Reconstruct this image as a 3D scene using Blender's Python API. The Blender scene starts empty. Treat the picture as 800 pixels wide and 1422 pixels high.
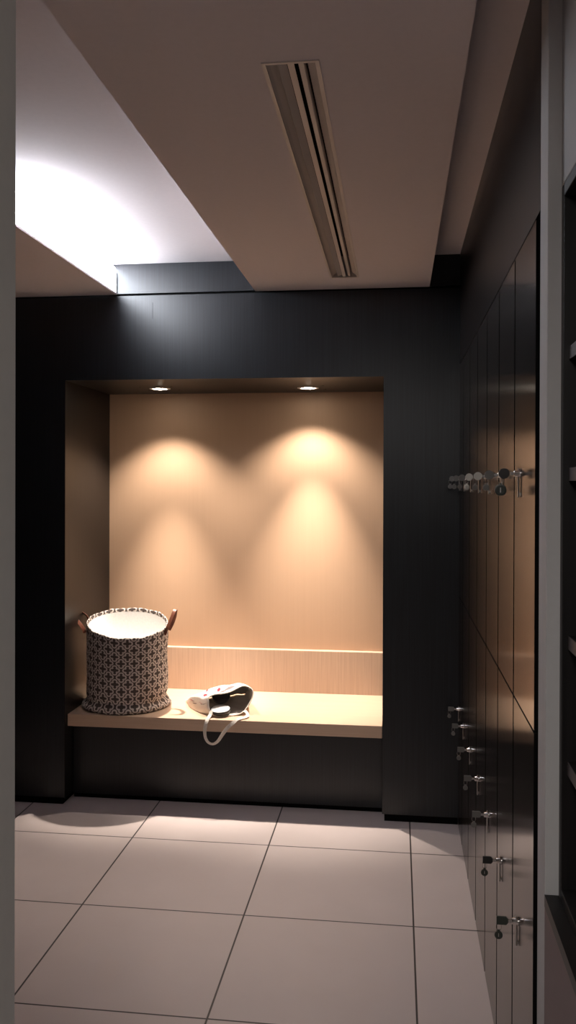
import bpy, bmesh, math, random
from mathutils import Vector, Matrix
random.seed(7)
S = bpy.context.scene
COL = S.collection
PI = math.pi

# ------------------------------------------------------------------ camera
cam_d = bpy.data.cameras.new('camera')
cam = bpy.data.objects.new('camera', cam_d)
COL.objects.link(cam)
S.camera = cam
YAW, PITCH, ROLL = 0.1262, -0.0052, 0.0030
FPX, CYPX = 1193.0, 678.6
cy, sy, cp, sp = math.cos(YAW), math.sin(YAW), math.cos(PITCH), math.sin(PITCH)
fw = Vector((-sy * cp, cy * cp, sp)); rt = Vector((cy, sy, 0)); up = rt.cross(fw)
r2 = rt * math.cos(ROLL) + up * math.sin(ROLL); u2 = up * math.cos(ROLL) - rt * math.sin(ROLL)
M4 = Matrix((r2, u2, -fw)).transposed().to_4x4()
M4.translation = Vector((0, 0, 1.54))
cam.matrix_world = M4
cam_d.sensor_fit = 'VERTICAL'
cam_d.sensor_height = 36.0
cam_d.lens = FPX / 1422 * 36.0
cam_d.shift_y = -(711 - CYPX) / 1422
cam_d.clip_start = 0.02

# ------------------------------------------------------------------ world, light, exposure
w = bpy.data.worlds.new('world'); S.world = w; w.use_nodes = True
w.node_tree.nodes['Background'].inputs[0].default_value = (0.6, 0.55, 0.55, 1)
w.node_tree.nodes['Background'].inputs[1].default_value = 0.05
S.view_settings.view_transform = 'Standard'
S.view_settings.look = 'None'
S.view_settings.exposure = 1.07
S.view_settings.gamma = 1.0
S.view_settings.use_curve_mapping = False


def area(name, loc, rot, size, size_y, power, color):
    d = bpy.data.lights.new(name, 'AREA'); d.shape = 'RECTANGLE'; d.size = size; d.size_y = size_y
    d.energy = power; d.color = color
    o = bpy.data.objects.new(name, d); o.location = loc; o.rotation_euler = rot
    COL.objects.link(o); return o


# the corridor's own ceiling lamps, behind the photographer
area('corridor_ceiling_light', (-0.22, -0.85, 2.425), (0, 0, 0), 0.5, 0.9, 19.0, (1.0, 0.95, 0.90))

# ------------------------------------------------------------------ node helpers


class X:
    """small expression wrapper over math nodes"""
    def __init__(s, nt, sock): s.nt, s.s = nt, sock

    def _op(s, op, *a):
        n = s.nt.nodes.new('ShaderNodeMath'); n.operation = op
        for i, v in enumerate((s,) + a):
            if isinstance(v, X): s.nt.links.new(v.s, n.inputs[i])
            else: n.inputs[i].default_value = v
        return X(s.nt, n.outputs[0])
    def __add__(s, o): return s._op('ADD', o)
    def __sub__(s, o): return s._op('SUBTRACT', o)
    def __mul__(s, o): return s._op('MULTIPLY', o)
    def pp(s, o): return s._op('PINGPONG', o)
    def sqrt(s): return s._op('SQRT')
    def mn(s, o): return s._op('MINIMUM', o)
    def mx(s, o): return s._op('MAXIMUM', o)
    def lt(s, o): return s._op('LESS_THAN', o)
    def gt(s, o): return s._op('GREATER_THAN', o)
    def smooth(s, a, b):
        n = s.nt.nodes.new('ShaderNodeMapRange'); n.interpolation_type = 'SMOOTHSTEP'
        s.nt.links.new(s.s, n.inputs[0]); n.inputs[1].default_value = a; n.inputs[2].default_value = b
        return X(s.nt, n.outputs[0])


def mat(name, color, rough=0.5, metal=0.0, spec=0.5, coat=0.0, coat_rough=0.1):
    m = bpy.data.materials.new(name); m.use_nodes = True
    b = m.node_tree.nodes['Principled BSDF']
    b.inputs['Base Color'].default_value = (*color, 1); b.inputs['Roughness'].default_value = rough
    b.inputs['Metallic'].default_value = metal; b.inputs['Specular IOR Level'].default_value = spec
    b.inputs['Coat Weight'].default_value = coat; b.inputs['Coat Roughness'].default_value = coat_rough
    return m, m.node_tree, b


def objcoord(nt, scale=(1, 1, 1)):
    tc = nt.nodes.new('ShaderNodeTexCoord'); mp = nt.nodes.new('ShaderNodeMapping')
    mp.inputs['Scale'].default_value = scale
    nt.links.new(tc.outputs['Object'], mp.inputs[0]); return mp.outputs[0]


def noise_mix(nt, b, vec, c0, c1, scale=1.0, detail=3.0, lo=0.35, hi=0.65, bump=0.0):
    n = nt.nodes.new('ShaderNodeTexNoise'); n.inputs['Scale'].default_value = scale; n.inputs['Detail'].default_value = detail
    nt.links.new(vec, n.inputs['Vector'])
    r = nt.nodes.new('ShaderNodeValToRGB')
    r.color_ramp.elements[0].position = lo; r.color_ramp.elements[1].position = hi
    r.color_ramp.elements[0].color = (*c0, 1); r.color_ramp.elements[1].color = (*c1, 1)
    nt.links.new(n.outputs[0], r.inputs[0]); nt.links.new(r.outputs[0], b.inputs['Base Color'])
    if bump:
        bp = nt.nodes.new('ShaderNodeBump'); bp.inputs['Strength'].default_value = bump; bp.inputs['Distance'].default_value = 0.002
        nt.links.new(n.outputs[0], bp.inputs['Height']); nt.links.new(bp.outputs[0], b.inputs['Normal'])
    return n


def grain(name, c0, c1, scale, rough, spec=0.5, bump=0.0):
    m, nt, b = mat(name, c0, rough, spec=spec)
    noise_mix(nt, b, objcoord(nt, scale), c0, c1, 1.0, 4.0, 0.3, 0.7, bump)
    return m


M_wenge = grain('dark_wenge_laminate', (0.0034, 0.0042, 0.0058), (0.0095, 0.0118, 0.0155), (190, 190, 3.0), 0.33, 0.50)
M_wenge_n = grain('warm_lit_wenge_laminate', (0.0055, 0.0045, 0.0042), (0.014, 0.0115, 0.011), (190, 190, 3.0), 0.36, 0.30)  # same laminate as the back wall, warm lamp tint put into its colour
M_locker = grain('dark_locker_laminate', (0.007, 0.0055, 0.0052), (0.012, 0.009, 0.0085), (160, 160, 2.5), 0.155, 0.85)
# fine upright grain scatters reflections sideways
_n = M_locker.node_tree; _b = _n.nodes['Principled BSDF']; _b.inputs['Anisotropic'].default_value = 0.8; _b.inputs['Specular Tint'].default_value = (1.0, 0.78, 0.70, 1)
_t = _n.nodes.new('ShaderNodeCombineXYZ'); _t.inputs[1].default_value = 1.0
_n.links.new(_t.outputs[0], _b.inputs['Tangent'])
M_fascia = grain('dark_fascia_laminate', (0.007, 0.0055, 0.0052), (0.012, 0.009, 0.0085), (160, 160, 2.5), 0.30, 0.22)
M_tan = grain('tan_laminate', (0.505, 0.334, 0.220), (0.52, 0.344, 0.228), (170, 170, 2.0), 0.5, 0.35)
M_oak = grain('pale_oak', (0.49, 0.345, 0.25), (0.57, 0.405, 0.295), (150, 150, 4.0), 0.5, 0.35)
M_oak_h = grain('pale_oak_long_grain', (0.54, 0.385, 0.275), (0.60, 0.43, 0.31), (3.5, 150, 150), 0.42, 0.4)
M_shelf = grain('black_shelf_laminate', (0.006, 0.005, 0.005), (0.011, 0.009, 0.009), (120, 120, 3), 0.45, 0.3)
M_edge = mat('grey_edge_banding', (0.08, 0.064, 0.064), 0.45)[0]
M_groove = mat('black_recess', (0.002, 0.002, 0.002), 0.8, spec=0.1)[0]


def paint(name, c, rough=0.75):
    m, nt, b = mat(name, c, rough, spec=0.25)
    noise_mix(nt, b, objcoord(nt), tuple(v * 0.97 for v in c), c, 60.0, 4.0, 0.3, 0.7, 0.02)
    return m


M_ceil = paint('white_ceiling_paint', (0.67, 0.61, 0.62))
M_wall = paint('grey_wall_paint', (0.64, 0.63, 0.60))
M_post = paint('off_white_paint', (0.49, 0.485, 0.485))
M_plinth = paint('taupe_paint', (0.22, 0.175, 0.175))
M_dim = paint('darkened_unseen_wall', (0.05, 0.045, 0.045))  # unlit look of the unseen walls put into their colour, dims reflections
M_vent = mat('satin_aluminium_paint', (0.60, 0.54, 0.50), 0.45)[0]
M_vent_d = mat('grey_vent_blade', (0.40, 0.37, 0.36), 0.5)[0]
M_steel = mat('polished_steel', (0.62, 0.60, 0.58), 0.22, metal=1.0)[0]
M_steel_d = mat('brushed_nickel', (0.45, 0.43, 0.42), 0.35, metal=1.0)[0]
M_blackp = mat('black_plastic', (0.015, 0.014, 0.013), 0.35)[0]
M_greyp = mat('grey_plastic', (0.16, 0.155, 0.145), 0.4)[0]
M_tagd = mat('dark_tag_plastic', (0.030, 0.036, 0.030), 0.35)[0]
M_tagl = mat('pale_tag_metal', (0.42, 0.41, 0.38), 0.35, metal=0.6)[0]
M_chrome = mat('white_lamp_trim', (0.75, 0.73, 0.70), 0.3)[0]
M_leather = grain('brown_leather', (0.16, 0.050, 0.026), (0.23, 0.075, 0.04), (60, 60, 60), 0.45)
M_lining = grain('white_cotton', (0.84, 0.83, 0.81), (0.91, 0.90, 0.88), (120, 120, 120), 0.85, 0.2)
M_strap = grain('cream_webbing', (0.62, 0.56, 0.50), (0.74, 0.68, 0.61), (180, 180, 180), 0.85, 0.2)
M_white = mat('white_plastic', (0.92, 0.91, 0.90), 0.35)[0]


def emitter(name, color, strength):
    m = bpy.data.materials.new(name); m.use_nodes = True; nt = m.node_tree; nt.nodes.clear()
    e = nt.nodes.new('ShaderNodeEmission'); o = nt.nodes.new('ShaderNodeOutputMaterial')
    e.inputs[0].default_value = (*color, 1); e.inputs[1].default_value = strength
    nt.links.new(e.outputs[0], o.inputs[0]); return m


M_tube = emitter('cool_white_tube', (0.87, 0.92, 1.0), 16.0)
M_bulb = emitter('warm_lamp_glass', (1.0, 0.88, 0.72), 24.0)


def floor_mat():
    m, nt, b = mat('porcelain_tile', (0.55, 0.47, 0.45), 0.48, spec=0.4)
    g = nt.nodes.new('ShaderNodeTexCoord'); sx = nt.nodes.new('ShaderNodeSeparateXYZ')
    nt.links.new(g.outputs['Object'], sx.inputs[0])
    x = X(nt, sx.outputs[0]) + (0.537 + 6.0); y = X(nt, sx.outputs[1]) + (-3.617 + 6.0)
    d = x.pp(0.3).mn(y.pp(0.3))              # distance to the nearest joint
    tile = d.smooth(0.0020, 0.0038)
    n = nt.nodes.new('ShaderNodeTexNoise'); n.inputs['Scale'].default_value = 5.0; n.inputs['Detail'].default_value = 8.0
    nt.links.new(g.outputs['Object'], n.inputs['Vector'])
    r = nt.nodes.new('ShaderNodeValToRGB')
    r.color_ramp.elements[0].color = (0.52, 0.445, 0.43, 1); r.color_ramp.elements[1].color = (0.58, 0.50, 0.485, 1)
    nt.links.new(n.outputs[0], r.inputs[0])
    mx = nt.nodes.new('ShaderNodeMix'); mx.data_type = 'RGBA'
    mx.inputs[6].default_value = (0.035, 0.028, 0.027, 1)
    nt.links.new(tile.s, mx.inputs[0]); nt.links.new(r.outputs[0], mx.inputs[7])
    nt.links.new(mx.outputs[2], b.inputs['Base Color'])
    bp = nt.nodes.new('ShaderNodeBump'); bp.inputs['Strength'].default_value = 0.4; bp.inputs['Distance'].default_value = 0.002
    nt.links.new(tile.s, bp.inputs['Height']); nt.links.new(bp.outputs[0], b.inputs['Normal'])
    return m


M_floor = floor_mat()


def quatrefoil_mat():
    """trellis of pale quatrefoil rings on charcoal cloth; UVs are in metres"""
    m, nt, b = mat('quatrefoil_cloth', (0.06, 0.05, 0.045), 0.85, spec=0.2)
    uv = nt.nodes.new('ShaderNodeUVMap'); sx = nt.nodes.new('ShaderNodeSeparateXYZ')
    nt.links.new(uv.outputs[0], sx.inputs[0])
    U = X(nt, sx.outputs[0]) + 10 * QA; V = X(nt, sx.outputs[1]) + 10 * QB
    cx, cy_, R = 0.0126, 0.0154, 0.0135

    def foil(u, v):
        px = u.pp(QA / 2); py = v.pp(QB / 2)
        a = px - cx; c = py - cy_
        d1 = (a * a + py * py).sqrt(); d2 = (px * px + c * c).sqrt()
        d0 = (px * px + py * py).sqrt() - 0.0043
        return d1.mn(d2).mn(d0) - R
    d = foil(U, V).mn(foil(U + QA / 2, V + QB / 2))
    ring = d.smooth(-0.0074, -0.0062) * (d * -1.0).smooth(-0.0012, 0.0002)
    mx = nt.nodes.new('ShaderNodeMix'); mx.data_type = 'RGBA'
    mx.inputs[6].default_value = (0.085, 0.066, 0.060, 1); mx.inputs[7].default_value = (0.58, 0.51, 0.46, 1)
    nt.links.new(ring.s, mx.inputs[0]); nt.links.new(mx.outputs[2], b.inputs['Base Color'])
    n = nt.nodes.new('ShaderNodeTexNoise'); n.inputs['Scale'].default_value = 700.0
    nt.links.new(uv.outputs[0], n.inputs['Vector'])
    bp = nt.nodes.new('ShaderNodeBump'); bp.inputs['Strength'].default_value = 0.25; bp.inputs['Distance'].default_value = 0.001
    nt.links.new(n.outputs[0], bp.inputs['Height']); nt.links.new(bp.outputs[0], b.inputs['Normal'])
    return m


HR = 0.200                                   # hamper radius
QA = 2 * PI * HR / 20; QB = 0.079
M_quat = quatrefoil_mat()


def tote_mat():
    """cream canvas printed with a few red and grey leaf shapes"""
    m, nt, b = mat('printed_canvas', (0.72, 0.66, 0.60), 0.85, spec=0.2)
    uv = nt.nodes.new('ShaderNodeUVMap'); sx = nt.nodes.new('ShaderNodeSeparateXYZ')
    nt.links.new(uv.outputs[0], sx.inputs[0])
    U = X(nt, sx.outputs[0]); V = X(nt, sx.outputs[1])

    def spots(lst):
        acc = None
        for (u0, v0, a, c, rot) in lst:
            du = U - u0; dv = V - v0
            p = (du * math.cos(rot) + dv * math.sin(rot)) * (1 / a)
            q = (dv * math.cos(rot) - du * math.sin(rot)) * (1 / c)
            e = (p * p + q * q).lt(1.0)
            acc = e if acc is None else acc.mx(e)
        return acc
    red = spots(TOTE_RED); grey = spots(TOTE_GREY)
    n = nt.nodes.new('ShaderNodeTexNoise'); n.inputs['Scale'].default_value = 14.0; n.inputs['Detail'].default_value = 6
    nt.links.new(uv.outputs[0], n.inputs['Vector'])
    r = nt.nodes.new('ShaderNodeValToRGB')
    r.color_ramp.elements[0].color = (0.64, 0.57, 0.51, 1); r.color_ramp.elements[1].color = (0.78, 0.72, 0.66, 1)
    nt.links.new(n.outputs[0], r.inputs[0])
    m1 = nt.nodes.new('ShaderNodeMix'); m1.data_type = 'RGBA'; m1.inputs[7].default_value = (0.55, 0.045, 0.06, 1)
    m2 = nt.nodes.new('ShaderNodeMix'); m2.data_type = 'RGBA'; m2.inputs[7].default_value = (0.19, 0.16, 0.16, 1)
    nt.links.new(r.outputs[0], m1.inputs[6]); nt.links.new(red.s, m1.inputs[0])
    nt.links.new(m1.outputs[2], m2.inputs[6]); nt.links.new(grey.s, m2.inputs[0])
    nt.links.new(m2.outputs[2], b.inputs['Base Color'])
    return m


# ------------------------------------------------------------------ mesh helpers
def obj(name, bm, m, parent=None, loc=None, smooth=False, bevel=0.0, seg=2):
    me = bpy.data.meshes.new(name)
    bmesh.ops.recalc_face_normals(bm, faces=bm.faces)
    bm.to_mesh(me); bm.free()
    o = bpy.data.objects.new(name, me); COL.objects.link(o)
    for mm in (m if isinstance(m, (list, tuple)) else [m]): me.materials.append(mm)
    if smooth:
        for p in me.polygons: p.use_smooth = True
    if bevel:
        md = o.modifiers.new('bevel', 'BEVEL'); md.width = bevel; md.segments = seg; md.limit_method = 'ANGLE'
    if loc is not None: o.location = loc
    if parent is not None: o.parent = parent
    return o


def box(bm, x0, x1, y0, y1, z0, z1, mi=0):
    vs = [bm.verts.new((x, y, z)) for z in (z0, z1) for y in (y0, y1) for x in (x0, x1)]
    for q in ((0, 1, 3, 2), (4, 6, 7, 5), (0, 4, 5, 1), (2, 3, 7, 6), (0, 2, 6, 4), (1, 5, 7, 3)):
        f = bm.faces.new([vs[i] for i in q]); f.material_index = mi


def boxes(*lst):
    bm = bmesh.new()
    for b in lst: box(bm, *b)
    return bm


def prism_y(bm, pts, y0, y1):
    """closed x-z outline extruded along y"""
    a = [bm.verts.new((x, y0, z)) for x, z in pts]; b = [bm.verts.new((x, y1, z)) for x, z in pts]
    n = len(pts)
    for i in range(n): bm.faces.new((a[i], a[(i + 1) % n], b[(i + 1) % n], b[i]))
    bm.faces.new(a); bm.faces.new(b[::-1])


def lathe(bm, prof, n=32, axis=Matrix.Identity(4), close=False):
    rings = []
    for r, z in prof:
        if r < 1e-6: rings.append([bm.verts.new(axis @ Vector((0, 0, z)))])
        else: rings.append([bm.verts.new(axis @ Vector((r * math.cos(2 * PI * i / n), r * math.sin(2 * PI * i / n), z))) for i in range(n)])
    pairs = list(zip(rings[:-1], rings[1:]))
    if close: pairs.append((rings[-1], rings[0]))
    for a, b in pairs:
        for i in range(n):
            j = (i + 1) % n
            if len(a) == 1 and len(b) == 1: continue
            if len(a) == 1: bm.faces.new((a[0], b[i], b[j]))
            elif len(b) == 1: bm.faces.new((a[i], a[j], b[0]))
            else: bm.faces.new((a[i], a[j], b[j], b[i]))


def sweep(bm, path, sect, upv=None, closed=False):
    """sweep a closed cross-section (list of (a,b)) along 3-D path; sect may be a function of t"""
    P = [Vector(p) for p in path]; n = len(P); rings = []
    prev = None
    for i, p in enumerate(P):
        if closed: t = P[(i + 1) % n] - P[i - 1]
        else: t = P[min(i + 1, n - 1)] - P[max(i - 1, 0)]
        t.normalize()
        if upv is not None:
            side = t.cross(Vector(upv[i] if isinstance(upv, list) else upv)); side.normalize(); nn = side.cross(t)
        else:
            ref = prev if prev is not None else (Vector((0, 0, 1)) if abs(t.z) < 0.9 else Vector((1, 0, 0)))
            nn = ref - t * ref.dot(t); nn.normalize(); side = t.cross(nn)
        prev = nn
        rings.append([bm.verts.new(p + side * a + nn * b) for a, b in sect])
    m = len(sect)
    for i in range(n if closed else n - 1):
        A, B = rings[i], rings[(i + 1) % n]
        for k in range(m): bm.faces.new((A[k], A[(k + 1) % m], B[(k + 1) % m], B[k]))
    if not closed: bm.faces.new(rings[0][::-1]); bm.faces.new(rings[-1])


def circ(r, n=10): return [(r * math.cos(2 * PI * i / n), r * math.sin(2 * PI * i / n)) for i in range(n)]


def spline(pts, per=6, closed=False):
    P = [Vector(p) for p in pts]; n = len(P); out = []
    for i in range(n if closed else n - 1):
        if closed: a, b, c, d = P[i - 1], P[i], P[(i + 1) % n], P[(i + 2) % n]
        else: a, b, c, d = P[max(i - 1, 0)], P[i], P[i + 1], P[min(i + 2, n - 1)]
        for k in range(per):
            t = k / per
            out.append(0.5 * ((2 * b) + (c - a) * t + (2 * a - 5 * b + 4 * c - d) * t * t + (3 * b - a - 3 * c + d) * t ** 3))
    if not closed: out.append(P[-1])
    return out


def plate_with_holes(bm, x0, x1, y0, y1, z0, z1, holes, r, n=32):
    """slab with round holes (centres share no x range); underside z0, top z1"""
    hs = sorted(holes); edges = [x0]
    for h in hs: edges += [h[0] - 2 * r, h[0] + 2 * r]
    edges.append(x1)
    for i in range(0, len(edges), 2): box(bm, edges[i], edges[i + 1], y0, y1, z0, z1)
    for hx, hy in hs:
        a, b = hx - 2 * r, hx + 2 * r
        box(bm, a, b, y0, hy - 2 * r, z0, z1); box(bm, a, b, hy + 2 * r, y1, z0, z1)
        for zz in (z0, z1):
            inn, out = [], []
            for i in range(n):
                t = 2 * PI * (i + 0.5) / n; c, s = math.cos(t), math.sin(t); k = 2 * r / max(abs(c), abs(s))
                inn.append(bm.verts.new((hx + r * c, hy + r * s, zz))); out.append(bm.verts.new((hx + k * c, hy + k * s, zz)))
            for i in range(n):
                j = (i + 1) % n; bm.faces.new((inn[i], inn[j], out[j], out[i]))
            if zz == z0: low = inn
            else:
                for i in range(n):
                    j = (i + 1) % n; bm.faces.new((low[i], low[j], inn[j], inn[i]))


def tag(o, label, cat, group=None):
    o['label'] = label; o['category'] = cat
    if group: o['group'] = group
    return o


def empty(name, loc=(0, 0, 0)):
    o = bpy.data.objects.new(name, None); o.location = loc; o.empty_display_size = 0.1; COL.objects.link(o); return o


def struct(name, bm, m, parent=None, **k):
    o = obj(name, bm, m, parent, **k)
    if parent is None: o['kind'] = 'structure'
    return o


# ------------------------------------------------------------------ dimensions
YF = 3.94            # face of the dark back wall
YB = 4.58            # back of the niche
NX0, NX1 = -1.577, -0.062
ZN = 2.032           # niche ceiling
ZS, ZU = 2.434, 2.58  # soffit and upper ceiling
XL = 0.279           # locker fronts
BT = 0.430           # bench top

# ------------------------------------------------------------------ shell
struct('floor', boxes((-2.4, 1.2, -1.8, 4.75, -0.06, 0.0)), M_floor)
ceil = struct('ceiling', boxes((-2.4, 1.2, -1.8, 4.75, ZU, ZU + 0.08)), M_ceil)
VX0, VX1, VY0, VY1 = -0.286, -0.170, 1.81, 3.712       # air slot
SX0, SX1 = -0.655, 0.143
struct('soffit', boxes((SX0, VX0, -1.75, YF - 0.004, ZS, ZU), (VX1, SX1, -1.75, YF - 0.004, ZS, ZU),
                       (VX0, VX1, -1.75, VY0, ZS, ZU), (VX0, VX1, VY1, YF - 0.004, ZS, ZU)), M_ceil, ceil)
CX = -1.318
struct('cove_ledge', boxes((-2.35, CX, 1.08, YF - 0.004, ZS, ZS + 0.006)), M_ceil, ceil)

wb = struct('wall_back', boxes((-2.4, NX0, YF, YB + 0.1, 0.035, ZS - 0.006), (NX1, 1.2, YF, YB + 0.1, 0.035, ZS - 0.006),
                               (NX0, NX1, YF, YF + 0.02, ZN, ZS - 0.006),
                               (-2.4, 1.2, YF + 0.006, YB, ZS + 0.006, ZU)), M_wenge)
struct('shadow_gap', boxes((-2.4, 1.2, YF + 0.02, YF + 0.05, ZS - 0.006, ZS + 0.006)), M_groove, wb)
struct('niche_side_panel', boxes((NX0, NX0 + 0.003, YF + 0.0005, YB, 0.03, ZN)), M_wenge_n, wb)
DL = [(-1.216, 4.318), (-0.451, 4.358)]
bm = bmesh.new(); plate_with_holes(bm, NX0, NX1, YF + 0.0205, YB, ZN, ZN + 0.02, DL, 0.043)
struct('niche_ceiling_panel', bm, M_wenge_n, wb)
struct('niche_back_panel', boxes((NX0 + 0.003, NX1, YB, YB + 0.02, 0.03, ZN)), M_tan, wb)
struct('toe_kick', boxes((-2.4, NX0 - 0.01, YF + 0.012, YB, 0.0, 0.036), (NX1 + 0.01, XL, YF + 0.012, YB, 0.0, 0.036)), M_groove, wb)
struct('panel_scratch', boxes((-1.1462, -1.1448, YF - 0.0004, YF + 0.001, 2.318, 2.394)), M_groove, wb)

# near wall on the left that the photographer looks past
struct('wall_left', boxes((-2.4, -0.4955, 0.95, 1.07, 0.0, ZU)), M_wall)
struct('wall_side', boxes((-2.48, -2.4, -1.8, 4.75, 0.0, ZU)), M_dim)
struct('wall_front', boxes((-2.4, 1.2, -1.88, -1.8, 0.0, ZU)), M_dim)
# pillar between lockers and bookcase, wall above and below the bookcase
YC = 1.664
struct('wall_right', boxes((XL, 1.2, YC, 1.748, 0.0, ZU), (0.304, 1.2, -1.8, YC, 2.098, ZU), (0.72, 1.2, -1.8, YC, 0.0, 2.098)), M_post, bevel=0.002)
pl = struct('trim_1', boxes((XL, 0.72, -0.2, YC - 0.0005, 0.0, 0.745)), M_plinth)
struct('ledge_top', boxes((XL - 0.0005, 0.72, -0.2, YC - 0.0005, 0.7455, 0.768)), M_shelf, pl)
# dark fascia over the lockers
struct('trim_2', boxes((XL, 0.75, 1.7485, YF - 0.001, 2.083, ZU - 0.0005)), M_fascia)

# ------------------------------------------------------------------ lockers
N = 7; Y0 = 1.792; PITCHW = 0.32
locker_spots = []
ORD = ['nearest the white pillar', 'second from the white pillar', 'third from the white pillar', 'fourth from the white pillar',
       'fifth from the white pillar', 'sixth from the white pillar', 'seventh and last, in the corner by the niche wall']


def door_obj(w, h, t):
    g = 0.008
    bm = boxes((0.0, 0.02, g, w - g, 0.002, h - 0.002))
    o = obj('door', bm, [M_locker, M_groove], t)
    for p in o.data.polygons: p.material_index = 0 if abs(p.normal.x) > 0.9 else 1
    return o


def make_locker(name, w, z0, z1, zl, off):
    t = empty(name, (XL, 0, z0)); h = z1 - z0
    obj('carcass', boxes((0.021, 0.45, 0.0, 0.016, 0.0, h), (0.021, 0.45, w - 0.016, w, 0.0, h), (0.434, 0.45, 0.016, w - 0.016, 0.0, h),
                         (0.021, 0.434, 0.016, w - 0.016, 0.0, 0.016), (0.021, 0.434, 0.016, w - 0.016, h - 0.016, h)), M_groove, t)
    d = door_obj(w, h, t)
    yk = w - off; zk = zl - z0
    # lever: flat upright bar with rounded ends standing off the door
    bm = bmesh.new()
    path = [(-0.004, yk, zk + 0.012 - 0.066 * i / 8) for i in range(9)]
    sweep(bm, path, [(0.0045 * math.cos(a), 0.0022 * math.sin(a)) for a in [2 * PI * i / 12 for i in range(12)]], upv=(-1, 0, 0))
    box(bm, -0.004, 0.0, yk - 0.003, yk + 0.003, zk - 0.05, zk - 0.044)
    obj('handle', bm, M_steel_d, d, smooth=False)
    bm = bmesh.new()
    A = Matrix.Translation((0, yk, zk)) @ Matrix.Rotation(-PI / 2, 4, 'Y')
    lathe(bm, [(0, -0.002), (0.0095, -0.002), (0.0095, 0.002), (0.0080, 0.004), (0.0072, 0.013), (0.006, 0.0145), (0, 0.0145)], 20, A)
    obj('lock', bm, M_steel, d, smooth=True)
    return t


def copy_tree(o, parent=None):
    c = o.copy(); COL.objects.link(c)
    if parent is not None: c.parent = parent
    for ch in list(o.children): copy_tree(ch, c)
    return c


OFF = 0.10
ZLU, ZLL = 1.566, 0.541
lastw = YF - 0.002 - (Y0 + 6 * PITCHW)
for (nm, z0, z1, zl, word) in (('locker', 1.0365, 2.081, ZLU, 'upper'), ('locker', 0.002, 1.0345, ZLL, 'lower')):
    proto = make_locker(nm, PITCHW, z0, z1, zl, OFF)
    for k in range(N):
        if k == 0: o = proto
        elif k < 6: o = copy_tree(proto)
        else: o = make_locker(nm, lastw, z0, z1, zl, 0.055)
        o.location = (XL, Y0 + k * PITCHW, z0)
        tag(o, 'dark wood %s locker door, %s' % (word, ORD[k]), 'locker', 'dark wood lockers along the right wall')
        locker_spots.append((word, k, Y0 + k * PITCHW + ((PITCHW - OFF) if k < 6 else lastw - 0.055), zl))


def make_key(word, k, bow, tagr, tagm, bowm, drop, lab):
    """key in a lock: blade along -x, bow (head) and a round tag on a ring hanging from it"""
    t = empty('key')
    bm = bmesh.new(); box(bm, -0.008, 0.006, -0.0012, 0.0012, -0.0035, 0.0035); obj('blade', bm, M_steel, t)
    bm = bmesh.new()
    if bow == 'square':
        pts = [(-0.0075, 0.0045), (-0.012, 0.0095), (-0.033, 0.0095), (-0.034, 0.0085), (-0.034, -0.0085), (-0.033, -0.0095), (-0.012, -0.0095), (-0.0075, -0.0045)]
    else:
        pts = [(-0.021 + 0.0125 * math.cos(a), 0.0125 * math.sin(a)) for a in [2 * PI * i / 20 for i in range(20)]]
    prism_y(bm, pts, -0.002, 0.002)
    obj('bow', bm, bowm, t, bevel=0.0006)
    # wire ring through the end of the bow
    bm = bmesh.new(); cx_ = -0.029
    sweep(bm, [(cx_ + 0.0105 * 0.55 * math.cos(a), 0.0, -0.0145 + 0.0105 * math.sin(a)) for a in [2 * PI * i / 18 for i in range(18)]], circ(0.0007, 6), closed=True)
    obj('ring', bm, M_steel, t, smooth=True)
    bm = bmesh.new()
    A = Matrix.Translation((cx_, 0, -0.0245 - tagr - drop)) @ Matrix.Rotation(PI / 2, 4, 'X') @ Matrix.Rotation(0, 4, 'Z')
    lathe(bm, [(0, -0.0012), (tagr * 0.72, -0.0012), (tagr * 0.78, -0.0019), (tagr, -0.0015), (tagr, 0.0015), (tagr * 0.78, 0.0019), (tagr * 0.72, 0.0012), (0, 0.0012)], 24, A)
    box(bm, cx_ - 0.0025, cx_ + 0.0025, -0.001, 0.001, -0.0255 - drop, -0.0215)
    tg = obj('tag', bm, tagm, t, smooth=False)
    bm = bmesh.new(); zc = -0.0245 - tagr - drop
    box(bm, cx_ - tagr * 0.09, cx_ + tagr * 0.09, -0.0017, 0.0017, zc - tagr * 0.42, zc + tagr * 0.42)
    obj('number_mark', bm, M_tagl if tagm is M_tagd else M_greyp, tg)
    tag(t, lab, 'key', 'keys left in the locker doors')
    return t


for (word, k, y, z) in locker_spots:
    if word == 'upper':
        spec = [('round', 0.0135, M_tagd, M_blackp, 'black headed'), ('round', 0.009, M_greyp, M_greyp, 'grey headed'), ('round', 0.009, M_greyp, M_tagl, 'pale round headed'),
                ('round', 0.010, M_tagl, M_tagl, 'pale round headed'), ('round', 0.009, M_greyp, M_greyp, 'grey headed'), ('round', 0.010, M_greyp, M_greyp, 'grey headed'),
                ('round', 0.010, M_greyp, M_greyp, 'grey headed')][k]
    else:
        spec = [('square', 0.0092, M_tagd, M_tagd, 'dark square headed'), ('square', 0.0092, M_tagd, M_blackp, 'black square headed')][k] if k < 2 else \
            ('square', 0.008, M_greyp, M_greyp, 'grey square headed')
    bow, tr, tm, bmat, desc = spec
    o = make_key(word, k, bow, tr, tm, bmat, 0.0, '%s key with round tag in %s locker, %s' % (desc, word, ORD[k].split(',')[0]))
    o.location = (XL - 0.0150, y, z)

# ------------------------------------------------------------------ bookcase on the right
bk = tag(empty('bookcase', (0.304, 0.76, 0.768)), 'tall black open bookcase with shelves beside the white pillar', 'bookcase')
bx0, bx1, by0, by1, bz0, bz1 = 0.304, 0.70, 0.66, YC - 0.0015, 0.7685, 2.096


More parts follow.
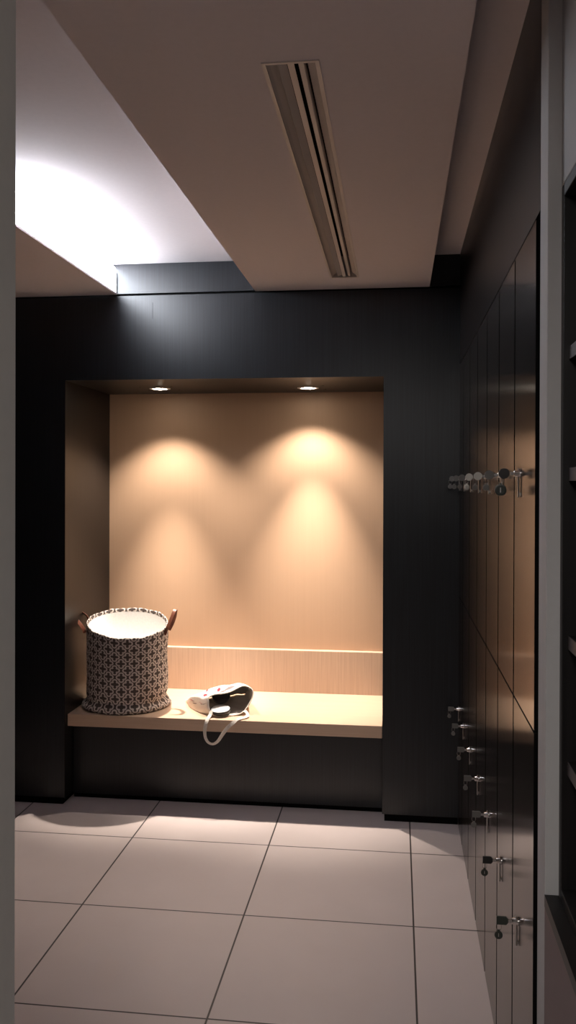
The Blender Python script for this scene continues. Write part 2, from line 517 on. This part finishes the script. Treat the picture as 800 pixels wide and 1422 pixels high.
def bkpart(n, b, m=M_shelf, p=bk, bevel=0.001):
    x, y, z = bk.location
    return obj(n, boxes((b[0] - x, b[1] - x, b[2] - y, b[3] - y, b[4] - z, b[5] - z)), m, p, bevel=bevel)


for (a, b) in ((by1 - 0.022, by1), (by0, by0 + 0.022)):
    sp_ = bkpart('side_panel', (bx0 + 0.001, bx1, a, b, bz0, bz1))
    bkpart('edge_strip', (bx0, bx0 + 0.001, a + 0.006, b - 0.002, bz0, bz1), mat('dark_edge_strip', (0.04, 0.037, 0.038), 0.5)[0], sp_, 0)
bkpart('top_panel', (bx0, bx1, by0 + 0.022, by1 - 0.022, bz1 - 0.022, bz1))
bkpart('bottom_panel', (bx0, bx1, by0 + 0.022, by1 - 0.022, bz0, bz0 + 0.022))
bkpart('back_panel', (bx1 - 0.012, bx1, by0 + 0.022, by1 - 0.022, bz0 + 0.022, bz1 - 0.022))
for z in (1.784, 1.560, 1.249, 1.016):
    sh = bkpart('shelf', (bx0 + 0.012, bx1 - 0.012, by0 + 0.023, by1 - 0.023, z - 0.012, z + 0.012))
    bkpart('edge_strip', (bx0 + 0.0105, bx0 + 0.012, by0 + 0.023, by1 - 0.023, z - 0.012, z + 0.012), M_edge, sh, 0)

# ------------------------------------------------------------------ bench
be = tag(empty('bench', ((NX0 + NX1) / 2, YF + 0.1, 0.0)), 'pale wooden bench with low backrest built into the lit niche', 'bench')
ex, ey, _ = be.location
BX0, BX1 = NX0 + 0.006, NX1 - 0.001


def bepart(n, b, m, bevel=0.0015):
    return obj(n, boxes((b[0] - ex, b[1] - ex, b[2] - ey, b[3] - ey, b[4], b[5])), m, be, bevel=bevel)


bepart('seat', (BX0, BX1, 3.966, 4.5385, 0.372, BT), M_oak_h, 0.003)
bepart('backrest', (BX0, BX1, 4.539, YB - 0.001, 0.372, 0.655), M_oak, 0.002)
bepart('front_panel', (BX0, BX1, 4.045, 4.065, 0.022, 0.3715), M_wenge)
bepart('plinth', (BX0, BX1, 4.055, 4.075, 0.0, 0.0215), M_groove, 0)

# ------------------------------------------------------------------ ceiling air slot
vt = tag(empty('air_vent', ((VX0 + VX1) / 2, (VY0 + VY1) / 2, ZS)), 'long narrow slot air vent set in the dropped ceiling', 'vent')
hw = (VX1 - VX0) / 2; hl = (VY1 - VY0) / 2
bm = bmesh.new()
fl = 0.0035
for s in (-1, 1):
    prism_y(bm, [(s * (hw + 0.004), -0.0025), (s * (hw + 0.004), 0.0), (s * (hw - 0.001), 0.004), (s * (hw - 0.008), 0.010), (s * (hw - 0.024), 0.022), (s * (hw - 0.026), 0.021),
                 (s * (hw - 0.011), 0.009), (s * (hw - 0.0045), 0.002), (s * (hw - 0.005), -0.0025)][::s], -hl, hl)
for s in (-1, 1):
    y0_, y1_ = sorted((s * hl, s * (hl + 0.004))); box(bm, -hw - 0.004, hw + 0.004, y0_, y1_, -0.0025, 0.0)
    y0_, y1_ = sorted((s * hl, s * (hl - 0.004))); box(bm, -hw + 0.006, hw - 0.006, y0_, y1_, -0.002, 0.012)
obj('frame', bm, M_vent, vt)
obj('duct', boxes((-hw, hw, -hl, hl, 0.09, 0.10), (-hw, -hw + 0.002, -hl, hl, 0.024, 0.09), (hw - 0.002, hw, -hl, hl, 0.024, 0.09)), M_groove, vt)


def blade(pts, m):
    b = bmesh.new(); prism_y(b, pts, -hl + 0.0045, hl - 0.0045); obj('blade', b, m, vt)


blade([(-0.0295, 0.003), (-0.0280, 0.002), (-0.0105, 0.009), (-0.0110, 0.011)], M_vent_d)
blade([(-0.0075, 0.002), (0.0065, 0.002), (0.0065, 0.004), (-0.0055, 0.006), (-0.0055, 0.03), (-0.0075, 0.03)], M_vent)
blade([(0.0155, 0.004), (0.0260, 0.002), (0.0275, 0.003), (0.0275, 0.03), (0.0255, 0.03), (0.0255, 0.006)], M_vent)

# ------------------------------------------------------------------ cove light
ft = tag(empty('cove_light', (CX - 0.0185, 3.335, ZS + 0.0065)), 'bright cool white linear light glowing on the ceiling cove ledge', 'lamp')
TL = 1.19
prof = [(-0.016, 0.004), (0.016, 0.004), (0.0165, 0.095), (0.014, 0.115), (0.008, 0.124), (0.0, 0.126), (-0.008, 0.124), (-0.014, 0.115), (-0.0165, 0.095)]
bm = bmesh.new(); prism_y(bm, prof, -TL / 2, TL / 2)
obj('diffuser', bm, M_tube, ft)
obj('base_rail', boxes((-0.0165, 0.0165, -TL / 2, TL / 2, 0.0, 0.0038)), M_chrome, ft)
for s in (-1, 1):
    bm = bmesh.new(); a0, a1 = sorted((s * (TL / 2 + 0.0003), s * (TL / 2 + 0.003)))
    prism_y(bm, [(x * 0.85, z * 0.85) for x, z in prof], a0, a1)
    obj('end_cap', bm, M_chrome, ft)

# ------------------------------------------------------------------ niche downlights
LAB = ['small round recessed downlight in niche ceiling above the hamper', 'small round recessed downlight in niche ceiling toward the right pillar']
for i, (hx, hy) in enumerate(DL):
    t = tag(empty('downlight', (hx, hy, ZN)), LAB[i], 'lamp', 'recessed downlights in the niche ceiling')
    bm = bmesh.new(); lathe(bm, [(0.042, 0.004), (0.036, -0.003), (0.044, -0.0045), (0.054, -0.003), (0.055, -0.0002), (0.042, -0.0002)], 40, close=True)
    obj('trim_ring', bm, M_chrome, t, smooth=True)
    bm = bmesh.new(); lathe(bm, [(0.0405, 0.0), (0.038, 0.02), (0.028, 0.035), (0.0, 0.04)], 40)
    obj('reflector', bm, M_chrome, t, smooth=True)
    bm = bmesh.new(); lathe(bm, [(0, -0.0075), (0.012, -0.0065), (0.021, -0.003), (0.025, 0.003), (0.025, 0.012), (0, 0.014)], 28)
    obj('bulb', bm, M_bulb, t, smooth=True)
    for (nm, ang, bl, pw, tilt) in (('spill_beam', (106, 114)[i], 0.65, (22, 18)[i], 0), ('core_beam', (50, 57)[i], 1.0, (122, 108)[i], 0)):
        d = bpy.data.lights.new(nm, 'SPOT'); d.spot_size = math.radians(ang); d.spot_blend = bl; d.energy = pw
        d.color = (1.0, 0.87, 0.745); d.shadow_soft_size = 0.018
        o = bpy.data.objects.new(nm, d); COL.objects.link(o); o.parent = t; o.location = (0, 0, -0.03)

# ------------------------------------------------------------------ laundry hamper
hp = tag(empty('laundry_hamper', (-1.338, 4.172, BT)), 'tall round fabric hamper with quatrefoil print and white lining, open', 'laundry hamper')
H = 0.418; NA = 120


def hamper_pt(t, th, inset=0.0):
    """outer surface; t 0 at the bench .. 1 at the rim"""
    s, c = math.sin(th), math.cos(th)
    # height tilts forward towards the rim
    zz = t * (H + 0.046 * math.cos(th - 1.88) * min(1.0, t * 1.2) + 0.004 * math.sin(2 * th + 0.6))
    R = HR
    left = max(0.0, -c) ** 1.5; right = max(0.0, c) ** 2; front = max(0.0, -s)
    # slack cloth that rolls out at the foot
    roll = math.exp(-((zz - 0.016) / 0.017) ** 2)
    crease = math.exp(-((zz - 0.050 - 0.006 * math.sin(3 * th)) / 0.013) ** 2)
    R += roll * (0.004 + 0.018 * left + 0.012 * right + 0.006 * front + 0.003 * math.sin(5 * th + 1.0))
    R -= crease * (0.008 + 0.004 * math.sin(4 * th + 2))
    low = max(0.0, 1 - zz / 0.16)
    R += 0.010 * left * low - 0.003 * right * math.sin(zz * 30)
    R += 0.0022 * math.sin(3 * th + 9 * zz) * (1 - t) + 0.0012 * math.sin(7 * th - 20 * zz) * (1 - t) + 0.004 * t * math.cos(th)
    R -= inset
    cx_ = 0.0 + 0.006 * t; cy__ = 0.0 - 0.035 * t
    return Vector((cx_ + R * c, cy__ + R * s * 0.96, max(0.0015, zz)))


rows = [0, 0.012, 0.03, 0.05, 0.07, 0.09, 0.11, 0.13, 0.15, 0.18] + [0.18 + 0.82 * i / 22 for i in range(1, 23)]
bm = bmesh.new(); uvl = bm.loops.layers.uv.new('UVMap'); grid = []
for t in rows:
    grid.append([(hamper_pt(t, 2 * PI * i / NA), 2 * PI * i / NA * HR, t * H) for i in range(NA + 1)])
wob = [0.0018 * math.sin(9 * 2 * PI * i / NA) + 0.0012 * math.sin(23 * 2 * PI * i / NA) for i in range(NA + 1)]
lip = []
for (dr, dz, dv) in ((0.0015, 0.004, 0.004), (0.0035, 0.005, 0.007), (0.0060, 0.0035, 0.010), (0.0068, -0.004, 0.018), (0.0075, -0.014, 0.028)):
    lip.append([(hamper_pt(1.0, 2 * PI * i / NA, dr) + Vector((0, 0, dz + wob[i])), 2 * PI * i / NA * HR, H + dv) for i in range(NA + 1)])
grid += lip
vv = [[bm.verts.new(p) for (p, u, v) in r[:-1]] for r in grid]
for a in range(len(grid) - 1):
    for i in range(NA):
        j = (i + 1) % NA
        f = bm.faces.new((vv[a][i], vv[a][j], vv[a + 1][j], vv[a + 1][i]))
        for lp, (r, q) in zip(f.loops, ((a, i), (a, i + 1), (a + 1, i + 1), (a + 1, i))): lp[uvl].uv = grid[r][q][1:]
f = bm.faces.new([v for v in vv[0]][::-1])
obj('body', bm, M_quat, hp, smooth=True)
bm = bmesh.new(); rr = []
for (t, ins, dz) in ((1.0, 0.0085, -0.0135), (0.9, 0.0085, 0), (0.7, 0.0085, 0), (0.5, 0.009, 0), (0.3, 0.011, 0), (0.18, 0.016, 0), (0.1, 0.02, 0), (0.06, 0.05, 0)):
    rr.append([bm.verts.new(hamper_pt(t, 2 * PI * i / NA, ins) + Vector((0, 0, dz))) for i in range(NA)])
for a in range(len(rr) - 1):
    for i in range(NA): bm.faces.new((rr[a][i], rr[a][(i + 1) % NA], rr[a + 1][(i + 1) % NA], rr[a + 1][i]))
bm.faces.new(rr[-1])
obj('lining', bm, M_lining, hp, smooth=True)['label'] = 'white cotton lining'
# two leather strap handles, standing out from the rim
for side, pts in ((-1, [(-0.199, -0.062, 0.368), (-0.214, -0.064, 0.398), (-0.244, -0.058, 0.430), (-0.262, -0.046, 0.452), (-0.266, -0.030, 0.462), (-0.258, -0.012, 0.464), (-0.236, 0.006, 0.456), (-0.214, 0.010, 0.434), (-0.1985, 0.012, 0.385)]),
                  (1, [(0.2095, -0.072, 0.370), (0.224, -0.074, 0.405), (0.240, -0.066, 0.445), (0.251, -0.052, 0.480), (0.254, -0.036, 0.490), (0.252, -0.020, 0.482), (0.243, -0.004, 0.450), (0.228, 0.004, 0.412), (0.2115, 0.004, 0.380)])):
    path = spline(pts, 6); nrm = [(p - Vector((side * 0.235, -0.03, 0.39))) for p in path]
    bm = bmesh.new(); sweep(bm, path, [(0.0085, 0.0012), (0.0085, -0.0012), (-0.0085, -0.0012), (-0.0085, 0.0012)], upv=[tuple(v) for v in nrm])
    obj('handle', bm, M_leather, hp, bevel=0.0006)['label'] = 'brown leather loop handle'

# ------------------------------------------------------------------ canvas tote bag lying on the bench
tb = tag(empty('tote_bag', (-0.86, 4.10, BT)), 'cream canvas tote bag with red and grey print slumped on the bench', 'bag')
MOUTH = [(-0.886, 4.009, 0.475), (-0.889, 4.014, 0.503), (-0.888, 4.020, 0.522), (-0.864, 4.040, 0.531), (-0.824, 4.065, 0.531), (-0.790, 4.083, 0.538),
         (-0.756, 4.098, 0.554), (-0.733, 4.103, 0.561), (-0.710, 4.104, 0.556), (-0.690, 4.097, 0.543), (-0.689, 4.092, 0.515), (-0.699, 4.079, 0.488),
         (-0.718, 4.064, 0.457), (-0.739, 4.052, 0.440), (-0.766, 4.041, 0.4345), (-0.796, 4.028, 0.4335), (-0.825, 4.016, 0.4335), (-0.851, 4.008, 0.436), (-0.874, 4.005, 0.455)]
mouth = spline(MOUTH, 3, True)                       # 57 points
NM = len(mouth)
cm = sum(mouth, Vector()) / NM
# closed seam at the far end, running from the near left corner to the back right
SA, SB = Vector((-1.062, 4.268, 0.437)), Vector((-0.775, 4.375, 0.455))
# the mouth loop is mapped to the seam: its leftmost point to SA, its rightmost to SB
perp = Vector((0.93, 0.37, 0)).normalized()
lo = min(p.dot(perp) for p in mouth); hi = max(p.dot(perp) for p in mouth)
NR = 16
bm = bmesh.new(); uvl = bm.loops.layers.uv.new('UVMap'); rings = []
for a in range(NR + 1):
    s = a / NR; ring = []
    for i, p in enumerate(mouth):
        q = (p.dot(perp) - lo) / (hi - lo)
        e = SA.lerp(SB, q); upper = 1 if p.z > (0.486 + 0.03 * q) else 0
        e = e + Vector((0, 0, 0.0015 if upper else -0.0015))
        pt = p.lerp(e, s)
        belly = math.sin(PI * min(1, s * 1.05)) if s < 0.95 else 0.0
        if upper:
            pt.z += belly * (0.030 * math.sin(PI * q) + 0.012) + 0.004 * math.sin(14 * q + 6 * s) * math.sin(PI * s) - 0.012 * math.exp(-((s - 0.16) / 0.07) ** 2) * (1 - q)
        else:
            pt.z = max(BT + 0.0035, pt.z - belly * 0.03)
        if q < 0.12: pt += Vector((-0.02, -0.006, 0)) * math.sin(PI * s) * (1 - q / 0.12)
        pt += Vector((0.002 * math.sin(23 * q + 9 * s), 0.002 * math.sin(17 * s + 5 * q), 0.0022 * math.sin(31 * q + 13 * s))) * min(1, s * 4)
        pt.z = max(pt.z, BT + 0.003)
        ring.append((pt, (q + (0 if upper else 2.0), s)))
    rings.append(ring)
vv = [[bm.verts.new(p - tb.location) for p, _ in r] for r in rings]
for a in range(NR):
    for i in range(NM):
        j = (i + 1) % NM; f = bm.faces.new((vv[a][i], vv[a][j], vv[a + 1][j], vv[a + 1][i]))
        for lp, (r, q) in zip(f.loops, ((a, i), (a, j), (a + 1, j), (a + 1, i))): lp[uvl].uv = rings[r][q][1]
TOTE_RED = [(0.10, 0.56, 0.045, 0.085, 0.3), (0.20, 0.50, 0.03, 0.06, -0.5), (0.34, 0.22, 0.05, 0.035, 0.8), (0.07, 0.20, 0.03, 0.04, 0)]
TOTE_GREY = [(0.36, 0.09, 0.10, 0.05, 0.2), (0.56, 0.16, 0.13, 0.06, 0.3), (0.70, 0.40, 0.10, 0.07, -0.4), (0.33, 0.45, 0.06, 0.05, 0.6)]
M_tote = tote_mat()
o = obj('body', bm, M_tote, tb, smooth=True)
md = o.modifiers.new('thickness', 'SOLIDIFY'); md.thickness = 0.0022; md.offset = 1.0
# hem round the mouth
bm = bmesh.new(); sweep(bm, [p - tb.location for p in mouth], [(0.0022, 0.0022), (-0.0022, 0.0022), (-0.0022, -0.0022), (0.0022, -0.0022)], closed=True)
obj('hem', bm, M_strap, tb, smooth=True)
# strap looping over the front edge of the bench
ST = [(-0.873, 4.006, 0.462), (-0.876, 3.992, 0.444), (-0.880, 3.972, 0.4345), (-0.886, 3.9575, 0.418), (-0.893, 3.9545, 0.385), (-0.890, 3.954, 0.349), (-0.876, 3.953, 0.326), (-0.853, 3.952, 0.319),
      (-0.830, 3.953, 0.333), (-0.808, 3.954, 0.365), (-0.784, 3.955, 0.398), (-0.758, 3.957, 0.421), (-0.738, 3.968, 0.4355), (-0.712, 3.992, 0.4375), (-0.700, 4.018, 0.441), (-0.708, 4.038, 0.449), (-0.722, 4.056, 0.452)]
NRM = [(0, -1, .3), (0, -.6, 1), (0, -.3, 1), (0, -1, .3), (-.2, -1, 0), (-.5, -1, 0), (-.3, -1, -.5), (0, -.9, -.8), (.3, -.9, -.6), (.4, -1, -.2), (.2, -1, .3), (.1, -1, .6), (0, -.5, 1), (0, -.3, 1), (.3, -.2, 1), (.4, -.4, .8), (.4, -1, .4)]
path = spline(ST, 5); nrm = spline(NRM, 5)
bm = bmesh.new(); sweep(bm, [p - tb.location for p in path], [(0.0085, 0.001), (-0.0085, 0.001), (-0.0085, -0.001), (0.0085, -0.001)], upv=[tuple(n) for n in nrm])
obj('strap', bm, M_strap, tb, smooth=False)

# round dark case with a white disc face lying in the mouth of the bag
cs = tag(empty('compact_case', (-0.836, 4.044, BT + 0.0115)), 'open round black case with bright white disc, inside the tote bag', 'case')
cs.rotation_euler = (math.radians(9), math.radians(-2), math.radians(8))
bm = bmesh.new(); lathe(bm, [(0, 0.002), (0.040, 0.002), (0.047, 0.006), (0.0495, 0.016), (0.0490, 0.022), (0.0465, 0.022), (0.0460, 0.018), (0, 0.018)], 40)
obj('base', bm, M_blackp, cs, smooth=True)
bm = bmesh.new(); lathe(bm, [(0, 0.0185), (0.045, 0.0185), (0.0455, 0.0215), (0.043, 0.024), (0, 0.025)], 40)
obj('white_disc', bm, M_white, cs, smooth=True)['label'] = 'white round disc'
bm = bmesh.new(); A = Matrix.Translation((0.0, 0.047, 0.024)) @ Matrix.Rotation(math.radians(38), 4, 'X') @ Matrix.Translation((0, 0.046, 0))
lathe(bm, [(0, 0.002), (0.038, 0.002), (0.042, 0.006), (0.044, 0.005), (0.045, 0.0), (0.040, -0.008), (0, -0.010)], 40, A)
obj('lid', bm, M_blackp, cs, smooth=True)
